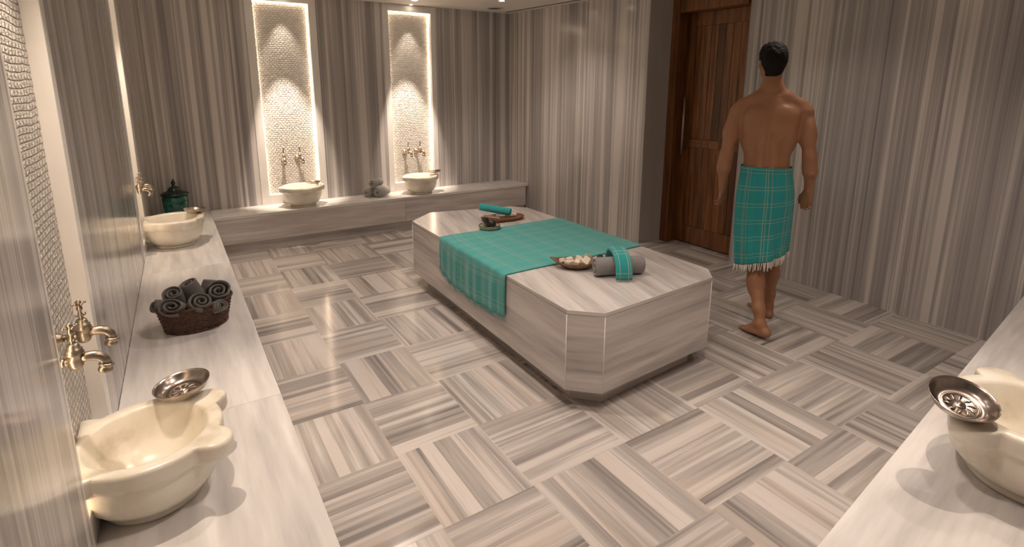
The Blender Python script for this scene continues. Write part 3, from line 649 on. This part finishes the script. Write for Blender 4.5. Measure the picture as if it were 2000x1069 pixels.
b = MB(); b.box(-.045, .045, -.022, .022, 0, .022); o = b.build('soap_bar', M['soap_white'], None, bevel=.006); o.location = (1.752, 3.755, ZT+.0135); o.rotation_euler = (0, 0, R(-10)); tag(o, 'white soap bar on the right part of the wooden tray', 'soap')
e = empty('stone_dish', (1.405, 3.520, ZT+.004), 0, 'round pale stone dish of dark leaves left of the tray on the platform', 'dish')
b = MB(); b.lathe([(.001, 0), (.055, 0), (.075, .006), (.083, .018), (.082, .028), (.076, .029), (.066, .017), (.001, .012)], 40); b.build('dish_body', M['loofah'], e)
b = MB(); b.lathe([(.080, .026), (.084, .030), (.080, .034), (.076, .030)], 40, closed=True); b.build('rim', M['copper'], e)
dry_leaf('dried_leaf', (1.395, 3.525, ZT+.020), R(100), 1.25, 'black curled dried leaf standing in the round stone dish')
b = MB(); b.lathe([(.001, 0), (.026, 0), (.034, .012), (.033, .03), (.024, .044), (.010, .052), (.001, .053)], 24); o = b.build('seed_pod', M['leafdark']); o.location = (1.432, 3.530, ZT+.019); tag(o, 'dark round seed pod at the right side of the stone dish', 'seed pod')

# ------------------------------------------------------------------ ceiling things
downlight(1.807, 5.784, 130, 33, 'small lit ceiling spotlight in front of the right back niche', (1.88, 6.25, .45), color=WARM, blend=.6, radius=.012)
downlight(.46, 5.784, 130, 33, 'small lit ceiling spotlight in front of the left back niche', (.52, 6.25, .45), color=WARM, blend=.6, radius=.012)
downlight(2.608, 5.296, 6, 75, 'small lit ceiling spotlight in front of the round ceiling vent')
e = empty('ceiling_vent', (2.838, 5.83, H), 0, 'round grey air vent in the ceiling near the back right corner', 'vent')
b = MB(); b.lathe([(.085, -.001), (.105, -.001), (.108, -.006), (.098, -.010), (.085, -.004)], 40, closed=True); b.build('vent_ring', M['ceiling'], e)
b = MB(); b.lathe([(.001, -.006), (.03, -.006), (.03, -.002), (.001, -.002)], 24); b.lathe([(.04, -.006), (.078, -.004), (.078, -.0015), (.04, -.0015)], 32, closed=True); b.build('vent_grille', M['dark'], e)
e = empty('ceiling_slot', (3.15, 5.3, H), 0, 'long dark linear air slot in the ceiling along the right wall', 'vent')
inv2 = Matrix.Translation(e.location).inverted()
for nm, d0, d1, z0_, mt in (('slot_shade_strip', .105, .165, -.003, 'dark'), ('slot_frame', .085, .105, -.006, 'ceiling'), ('slot_frame', .165, .185, -.006, 'ceiling')):  # dark box instead of a cut recess, its shade put into the colour
    b = MB(); wx = lambda y: 3.245+(YB-y)*(.245/2.18); b.prism([(wx(4.2)-d1, 4.2), (wx(4.2)-d0, 4.2), (wx(6.05)-d0, 6.05), (wx(6.05)-d1, 6.05)], H+z0_, H-.0005); sub(b, nm, M[mt], e)
for x, nm in ((.511, 'left'), (1.893, 'right')):
    downlight(x, YB-.058, 10, 53, 'tiny ceiling spotlight right in front of the %s back niche' % nm, color=WARM, blend=.55, radius=.008, r=.018)
# ------------------------------------------------------------------ person (implicit surface, then surface nets)
def surface_nets(F, org, h):
    s = F < 0; nx, ny, nz = F.shape
    c = np.zeros((nx-1, ny-1, nz-1), np.int8)
    sh = [(i, j, k) for i in (0, 1) for j in (0, 1) for k in (0, 1)]
    cut = lambda A, i, j, k: A[i:nx-1+i, j:ny-1+j, k:nz-1+k]
    for q in sh: c += cut(s, *q)
    mask = (c > 0) & (c < 8); ids = -np.ones(mask.shape, np.int64); I = np.argwhere(mask); ids[mask] = np.arange(len(I))
    acc = np.zeros((len(I), 3)); cnt = np.zeros(len(I)); vals = {q: cut(F, *q)[mask] for q in sh}
    for a in sh:
        for ax in range(3):
            if a[ax]: continue
            b_ = list(a); b_[ax] = 1; b_ = tuple(b_); va, vb = vals[a], vals[b_]; m = (va < 0) != (vb < 0)
            t = np.where(m, va/(va-vb+1e-12), 0); p = np.tile(np.array(a, float), (len(I), 1)); p[:, ax] += t; acc[m] += p[m]; cnt[m] += 1
    V = (I+acc/cnt[:, None])*h+org; faces = []
    for ax in range(3):
        u, v = [(1, 2), (2, 0), (0, 1)][ax]
        A = np.take(s, range(0, s.shape[ax]-1), ax); B = np.take(s, range(1, s.shape[ax]), ax); E = np.argwhere(A != B)
        ok = (E[:, u] > 0) & (E[:, v] > 0) & (E[:, u] < s.shape[u]-1) & (E[:, v] < s.shape[v]-1); E = E[ok]
        def g(du, dv): q = E.copy(); q[:, u] -= du; q[:, v] -= dv; return ids[q[:, 0], q[:, 1], q[:, 2]]
        f = np.stack([g(1, 1), g(0, 1), g(0, 0), g(1, 0)], 1); neg = A[E[:, 0], E[:, 1], E[:, 2]]; f[~neg] = f[~neg][:, ::-1]; faces.append(f)
    return V, np.concatenate(faces)
class Field:
    def __init__(s, lo, hi, h):
        s.h = h; s.lo = np.array(lo, float); n = [int((b-a)/h)+2 for a, b in zip(lo, hi)]; s.F = np.full(n, .2)
        s.ax = [s.lo[i]+h*np.arange(n[i]) for i in range(3)]
    def box(s, lo, hi):
        sl = [slice(max(0, int((lo[i]-s.lo[i])/s.h)), min(s.F.shape[i], int((hi[i]-s.lo[i])/s.h)+2)) for i in range(3)]
        return tuple(sl), np.meshgrid(*[s.ax[i][sl[i]] for i in range(3)], indexing='ij')
    def merge(s, sl, d, k, op='u'):
        a = s.F[sl]
        if op == 'u': hh = np.clip(.5+.5*(a-d)/k, 0, 1); s.F[sl] = a*(1-hh)+d*hh-k*hh*(1-hh)
        else: hh = np.clip(.5-.5*(a+d)/k, 0, 1); s.F[sl] = a*(1-hh)-d*hh+k*hh*(1-hh)
    def cone(s, p, q, r1, r2, k=.02, op='u', sc=(1, 1, 1)):
        p = np.array(p, float); q = np.array(q, float); m = max(r1, r2)+k*2.5+.01
        sl, (X, Y, Z) = s.box(np.minimum(p, q)-m/min(sc), np.maximum(p, q)+m/min(sc)); S_ = np.array(sc)
        ba = (q-p)*S_; pa = [(X-p[0])*sc[0], (Y-p[1])*sc[1], (Z-p[2])*sc[2]]; t = np.clip(sum(a*b for a, b in zip(pa, ba))/max(1e-9, ba@ba), 0, 1)
        d = np.sqrt(sum((a-b*t)**2 for a, b in zip(pa, ba)))-(r1+(r2-r1)*t); s.merge(sl, d/max(sc), k, op)
    def chain(s, pts, rs, k=.02, sc=(1, 1, 1)):
        for i in range(len(pts)-1): s.cone(pts[i], pts[i+1], rs[i], rs[i+1], k, 'u', sc)
    def ell(s, c, r, k=.02, op='u', rot=None):
        c = np.array(c, float); m = max(r)+k*2.5+.01; sl, (X, Y, Z) = s.box(c-m, c+m); P = np.stack([X-c[0], Y-c[1], Z-c[2]], -1)
        if rot is not None: P = P @ np.array(rot)
        q = P/np.array(r); l = np.sqrt((q**2).sum(-1)); l2 = np.sqrt(((P/np.array(r)**2)**2).sum(-1)); s.merge(sl, l*(l-1)/np.maximum(l2, 1e-6), k, op)
    def loft(s, zs, w, d, cx, cy, pw=2.3, k=.02):
        m = .06; sl, (X, Y, Z) = s.box((min(cx)-max(w)-m, min(cy)-max(d)-m, zs[0]-m), (max(cx)+max(w)+m, max(cy)+max(d)+m, zs[-1]+m))
        z1 = np.clip(Z, zs[0], zs[-1])
        def ip(v): # smooth cubic interpolation
            zz = np.linspace(zs[0], zs[-1], 200); vv = np.interp(zz, zs, v); kk = np.exp(-np.linspace(-2, 2, 17)**2); kk /= kk.sum(); vv = np.convolve(np.pad(vv, 8, mode='edge'), kk, 'valid'); return np.interp(z1, zz, vv)
        W, D, CX, CY = ip(w), ip(d), ip(cx), ip(cy); q = (np.abs((X-CX)/W)**pw+np.abs((Y-CY)/D)**pw)**(1/pw)
        dd = (q-1)*np.minimum(W, D)*.95; dz = np.maximum(zs[0]-Z, Z-zs[-1]); s.merge(sl, np.where(dz > 0, np.sqrt(np.maximum(dd, 0)**2+dz**2), np.maximum(dd, dz)), k)
    def mesh(s, name, mat, parent, smooth=1):
        V, Fc = surface_nets(s.F, s.lo, s.h); me = bpy.data.meshes.new(name); me.from_pydata(V.tolist(), [], Fc.tolist())
        bm = bmesh.new(); bm.from_mesh(me); bmesh.ops.delete(bm, geom=[v for v in bm.verts if not v.link_faces], context='VERTS'); bmesh.ops.recalc_face_normals(bm, faces=bm.faces)
        for _ in range(smooth): bmesh.ops.smooth_vert(bm, verts=bm.verts, factor=.4, use_axis_x=True, use_axis_y=True, use_axis_z=True)
        bm.to_mesh(me); bm.free(); me.polygons.foreach_set('use_smooth', [True]*len(me.polygons)); me.materials.append(mat)
        o = bpy.data.objects.new(name, me); COL.objects.link(o); o.parent = parent; return o
per = empty('person', (2.671, 2.113, 0), R(-56.1), 'bare-chested dark-haired person walking towards the wooden door wearing a teal plaid wrap', 'person')
fd = Field((-.38, -.42, -.01), (.40, .46, 1.91), .0058)
# torso: x to his right, y forwards
zs = [.78, .88, .97, 1.05, 1.11, 1.17, 1.24, 1.31, 1.38, 1.44, 1.49, 1.53, 1.56]
wd = [.150, .160, .160, .148, .139, .137, .146, .160, .170, .168, .150, .110, .070]
dp = [.105, .115, .112, .100, .094, .094, .100, .108, .112, .106, .092, .075, .058]
cx = [.012, .012, .010, .006, .004, .002, 0, 0, 0, 0, 0, 0, -.002]
cy = [0, -.005, -.004, .002, .006, .008, .006, .002, 0, -.004, -.006, -.008, -.008]
fd.loft(zs, wd, dp, cx, cy)
fd.chain([(-.002, -.012, 1.53), (-.006, -.002, 1.62), (-.010, .012, 1.71)], [.062, .056, .054], .03)       # neck
for s_ in (-1, 1):
    fd.chain([(s_*.030, -.022, 1.612), (s_*.085, -.020, 1.549), (s_*.165, -.012, 1.512)], [.024, .032, .036], .04)   # trapezius
    fd.cone((s_*.188, -.006, 1.462), (s_*.196, -.008, 1.42), .052, .045, .035)                                   # deltoid
    fd.ell((s_*.085, -.082, 1.40), (.062, .028, .085), .045, 'u', Matrix.Rotation(R(s_*14), 3, 'Y'))             # shoulder blade
    fd.ell((s_*.115, -.02, 1.33), (.050, .075, .11), .04)                                                        # flank muscle
    fd.cone((s_*.034, -.080, 1.04), (s_*.036, -.092, 1.30), .016, .020, .045)                                    # beside the spine
    fd.ell((s_*.075, .085, 1.38), (.075, .035, .055), .04)                                                       # chest
fd.cone((.0, -.106, 1.06), (.0, -.126, 1.46), .006, .004, .024, 's')                                             # groove of the spine
# arms
arms = {-1: [(-.192, -.006, 1.450), (-.222, -.030, 1.32), (-.240, -.040, 1.185), (-.252, .0, 1.08), (-.249, .045, .952)],
        1: [(.192, -.006, 1.450), (.220, -.030, 1.32), (.243, -.040, 1.197), (.262, .0, 1.09), (.268, .045, .968)]}
for s_, P in arms.items():
    fd.chain(P, [.050, .046, .037, .038, .0245], .025)
    fd.ell((P[1][0]+s_*.002, P[1][1]-.012, 1.335), (.040, .044, .085), .03); fd.ell((P[2][0]+s_*.006, -.018, P[2][2]-.06), (.037, .036, .07), .03)
def hand(W, d, wv, nv, curl=(.5, .7, .5), sc=1.0):
    W = np.array(W); d = np.array(d, float); d /= np.linalg.norm(d); wv = np.array(wv, float); wv -= d*(wv@d); wv /= np.linalg.norm(wv); nv = np.cross(d, wv)*nv
    fd.chain([W-d*.03, W+d*.012], [.0245, .022], .015)
    base = {}
    for nm, off, L in (('i', .028, .088), ('m', .009, .092), ('r', -.010, .088), ('p', -.027, .078)):
        K_ = W+wv*off*sc+d*L*sc*.98; base[nm] = K_; fd.cone(W+wv*off*.55*sc+d*.012, K_, .0145, .0115, .010)
    for nm, ls, r_, sp, cv in (('i', (.040, .025, .020), .0092, .10, .8), ('m', (.044, .028, .021), .0095, .02, 1.0), ('r', (.041, .026, .020), .0090, -.06, 1.15), ('p', (.032, .020, .018), .0080, -.16, 1.3)):
        p = base[nm]; a = 0; dd = d+wv*sp; dd /= np.linalg.norm(dd); rr = r_
        for q, L in enumerate(ls):
            a += curl[q]*cv; v = dd*math.cos(a)+nv*math.sin(a); p2 = p+v*L*sc; fd.cone(p, p2, rr, rr-.0012, .0035); p = p2; rr -= .0012
    t0 = W+wv*.020+d*.022; t1 = t0+(wv*.65+d*.75+nv*.35)*.040; t2 = t1+(wv*.25+d*.95+nv*.35)*.032; t3 = t2+(wv*-.02+d*1.0+nv*.35)*.026
    fd.cone(t0, t1, .0150, .0115, .010); fd.cone(t1, t2, .0115, .0100, .004); fd.cone(t2, t3, .0100, .0085, .003)
hand((-.249, .048, .948), (.02, .10, -1), (.55, .85, 0), -1, (.35, .55, .4), .93)
hand((.268, .048, .964), (-.06, .10, -1), (-.85, .45, 0), 1, (.30, .60, .5), .95)
# legs: his left leg trails, his right leg leads
fd.chain([(-.070, 0, .90), (-.040, .0, .70), (-.016, .010, .500), (.010, -.085, .36), (.040, -.165, .19), (.058, -.198, .100)], [.080, .066, .052, .047, .036, .031], .03)
fd.ell((.002, -.095, .345), (.046, .050, .10), .03)
fd.chain([(.088, 0, .90), (.092, .06, .70), (.103, .120, .490), (.112, .165, .34), (.116, .190, .18), (.118, .195, .085)], [.080, .066, .052, .046, .035, .031], .03)
fd.ell((.112, .135, .33), (.044, .048, .10), .03)
def foot(heel, toe, ank, lift):
    heel = np.array(heel); toe = np.array(toe); v = toe-heel; L = np.linalg.norm(v); v /= L; sd = np.cross(v, (0, 0, 1)); sd /= np.linalg.norm(sd)
    ball = heel+v*L*.68; fd.cone(ank, heel+v*.02+np.array((0, 0, .012)), .031, .031, .02); fd.cone(heel, heel+v*.03, .027, .028, .02)
    fd.cone(ank+v*.02-np.array((0, 0, .005)), ball+np.array((0, 0, .010)), .034, .024, .025)
    for q in (-1, 0, 1): fd.cone(heel+v*L*.25+sd*q*.014, ball+sd*q*.026, .022, .0175, .02)
    for q, r_, l in ((-1.6, .0130, .96), (-.75, .0098, 1.0), (0, .0094, .97), (.75, .0090, .93), (1.45, .0085, .87)):
        e_ = heel+v*L*l*(1 if q > -1 else 1)+sd*q*.0215; e_[2] = ball[2]-.006 if ball[2] > .017 else .011; fd.cone(ball+sd*q*.018, e_, r_+.003, r_, .006)
foot((.098, -.232, .055), (-.040, -.085, .014), np.array((.062, -.200, .100)), 1)
foot((.128, .168, .028), (.020, .385, .014), np.array((.117, .194, .085)), 0)
# head, turned a little to his left
HC = np.array((-.018, .012, 1.785)); yaw = R(14); cyw, syw = math.cos(yaw), math.sin(yaw)
hp = lambda a, b_, z: (HC[0]+a*cyw-b_*syw, HC[1]+a*syw+b_*cyw, HC[2]+z)
RM = np.array(Matrix.Rotation(yaw, 3, 'Z'))
fd.ell(hp(0, -.005, .012), (.073, .094, .084), .02, 'u', RM)
fd.cone(hp(0, .030, -.050), hp(0, .062, -.098), .058, .028, .03); fd.cone(hp(0, -.02, -.055), hp(0, .02, -.04), .050, .060, .03)
for s_ in (-1, 1):
    fd.cone(hp(s_*.045, .0, -.075), hp(s_*.018, .066, -.104), .018, .014, .02)      # jaw
    fd.ell(hp(s_*.073, -.004, -.030), (.0085, .018, .031), .006, 'u', RM); fd.ell(hp(s_*.080, -.004, -.026), (.004, .010, .017), .004, 's', RM)   # ears
    fd.cone(hp(s_*.012, .088, .018), hp(s_*.042, .080, .018), .009, .007, .012)      # brows
    fd.ell(hp(s_*.031, .086, -.002), (.016, .012, .011), .008, 's', RM); fd.ell(hp(s_*.045, .062, -.035), (.018, .014, .014), .015, 'u', RM)
fd.chain([hp(0, .090, .008), hp(0, .106, -.026), hp(0, .108, -.036)], [.008, .010, .013], .008)   # nose
fd.cone(hp(-.018, .088, -.066), hp(.018, .088, -.066), .006, .006, .006); fd.cone(hp(-.015, .086, -.077), hp(.015, .086, -.077), .007, .007, .006)
body = fd.mesh('body', M['skin'], per, 2)
for s_ in (-1, 1):
    b = MB(); b.ball(hp(s_*.031, .078, -.002), .0115, 10); b.build('eye', M['eye'], per)
    b = MB(); b.tube([hp(s_*.016, .100, .020), hp(s_*.030, .096, .026), hp(s_*.046, .084, .021)], [.003, .0035, .002], 8); b.build('eyebrow', M['hair'], per)
# hair: cap cut at nape, ears and forehead
hf = Field((-.15, -.14, 1.62), (.12, .16, 1.92), .0042)
hf.ell(hp(0, -.010, .020), (.081, .099, .084), .01, 'u', RM); hf.ell(hp(.004, .020, .062), (.066, .070, .040), .03, 'u', RM); hf.cone(hp(0, -.030, -.080), hp(0, -.050, -.020), .052, .062, .03)
hf.ell(hp(0, .095, -.045), (.09, .075, .085), .012, 's', RM); hf.ell(hp(-.085, .012, -.050), (.032, .040, .042), .01, 's', RM); hf.ell(hp(.085, .012, -.050), (.032, .040, .042), .01, 's', RM)
sl, (X_, Y_, Z_) = hf.box((-1, -1, 0), (1, 1, 3)); hf.F += .0022*np.sin(X_*190+3*np.sin(Z_*60))*np.sin(Z_*130+Y_*90)+.002*np.sin(Y_*210+X_*80)
hf.merge(sl, -(Z_-1.683), .008, 's') if False else None
hf.F = np.maximum(hf.F, (1.682-Z_+.55*np.maximum(0, np.abs(X_-HC[0])-.030)+.35*np.maximum(0, Y_+.02))*.8)
hair = hf.mesh('hair', M['hair'], per, 1)
# wrapped plaid towel
wr = bpy.data.objects.new('wrap_towel', None); COL.objects.link(wr); wr.parent = per; COL.objects.unlink(wr); bpy.data.objects.remove(wr)
nt2, nz2 = 160, 60; b = MB()
TZ = [.42, .55, .70, .85, .95, 1.05, 1.112]; TW = [.148, .160, .170, .174, .170, .156, .147]; TD = [.180, .178, .158, .138, .130, .116, .106]; TC = [.022, .018, .014, .013, .012, .008, .005]; TY = [.012, .016, .020, .006, -.002, 0, .003]
def wrap(t, k):
    c_, s_ = math.cos(t), math.sin(t); ztop = 1.112; zb = .520+.055*c_+.028*s_-.01*math.cos(2*t); z = ztop+(zb-ztop)*k
    W_, D_, C_, Y0 = [float(np.interp(z, TZ, q)) for q in (TW, TD, TC, TY)]
    f = (k**1.2)*(.006*math.sin(t*9+1.2)+.004*math.sin(t*17+z*6)+.007*math.sin(t*5+2))-.003*math.exp(-((k-.055)/.012)**2)+.004*math.exp(-((k-.02)/.03)**2)
    pw = .9; x = C_+(W_+f)*math.copysign(abs(c_)**pw, c_); y = Y0+(D_+f)*math.copysign(abs(s_)**pw, s_); return (x, y, z)
for i in range(nt2+1):
    for k in range(nz2+1): b.v.append(wrap(2*PI*i/nt2, k/nz2))
for i in range(nt2):
    for k in range(nz2):
        q = [(i, k), (i, k+1), (i+1, k+1), (i+1, k)]; b.face([a*(nz2+1)+c for a, c in q], [(a/nt2*1.04, 1-c/nz2*.60) for a, c in q], .5, True)
wo = b.build('wrap_towel', M['plaid'], per); m_ = wo.modifiers.new('solid', 'SOLIDIFY'); m_.thickness = .0035; m_.offset = 1
b = MB(); rnd = random.Random(12)
for k in range(110):
    t = 2*PI*(k+.5)/110; p = wrap(t, .995); L = rnd.uniform(.045, .066); dx, dy = rnd.uniform(-.008, .008), rnd.uniform(-.008, .008)
    b.tube([(p[0], p[1], p[2]+.004), (p[0]+dx*.4, p[1]+dy*.4, p[2]-L*.5), (p[0]+dx, p[1]+dy, p[2]-L)], [.0032, .0030, .0042], 6)
b.build('fringe', M['fringe'], wo)
# ------------------------------------------------------------------ recessed downlights above the basins, then added fill lamps
downlight(-.66, 1.98, 34, 60, 'recessed ceiling spotlight above the near left basin', (-.70, 1.86, .4), color=WARM, radius=.02)
downlight(-.62, 4.75, 36, 60, 'recessed ceiling spotlight above the far left basin', (-.62, 4.9, .4), color=WARM, radius=.02)
downlight(1.75, .55, 27, 62, 'recessed ceiling spotlight above the lower right basin', (1.62, .55, .4), color=WARM, radius=.02)
for x, y, en, lab in ((.35, 1.0, 30, 'added unseen fill spotlight over the floor beside the near left basin'), (.30, 2.5, 26, 'added unseen fill spotlight over the floor beside the wicker basket'), (.72, 3.85, 34, 'added unseen fill spotlight over the floor at the far left of the platform'),
        (1.2, 1.3, 20, 'added unseen fill spotlight over the floor at the near end of the platform'), (2.5, .7, 20, 'added unseen fill spotlight over the lower right bench'), (1.15, 2.5, 14, 'added unseen fill spotlight over the near half of the platform'),
        (2.7, 4.7, 18, 'added unseen fill spotlight over the floor by the pilaster wall'), (2.9, 2.0, 10, 'added unseen fill spotlight over the walking man')):
    downlight(x, y, en, 120, lab, color=AMB, radius=.06, blend=1.)  # wide soft fill lamps out of view, added for even ambient light
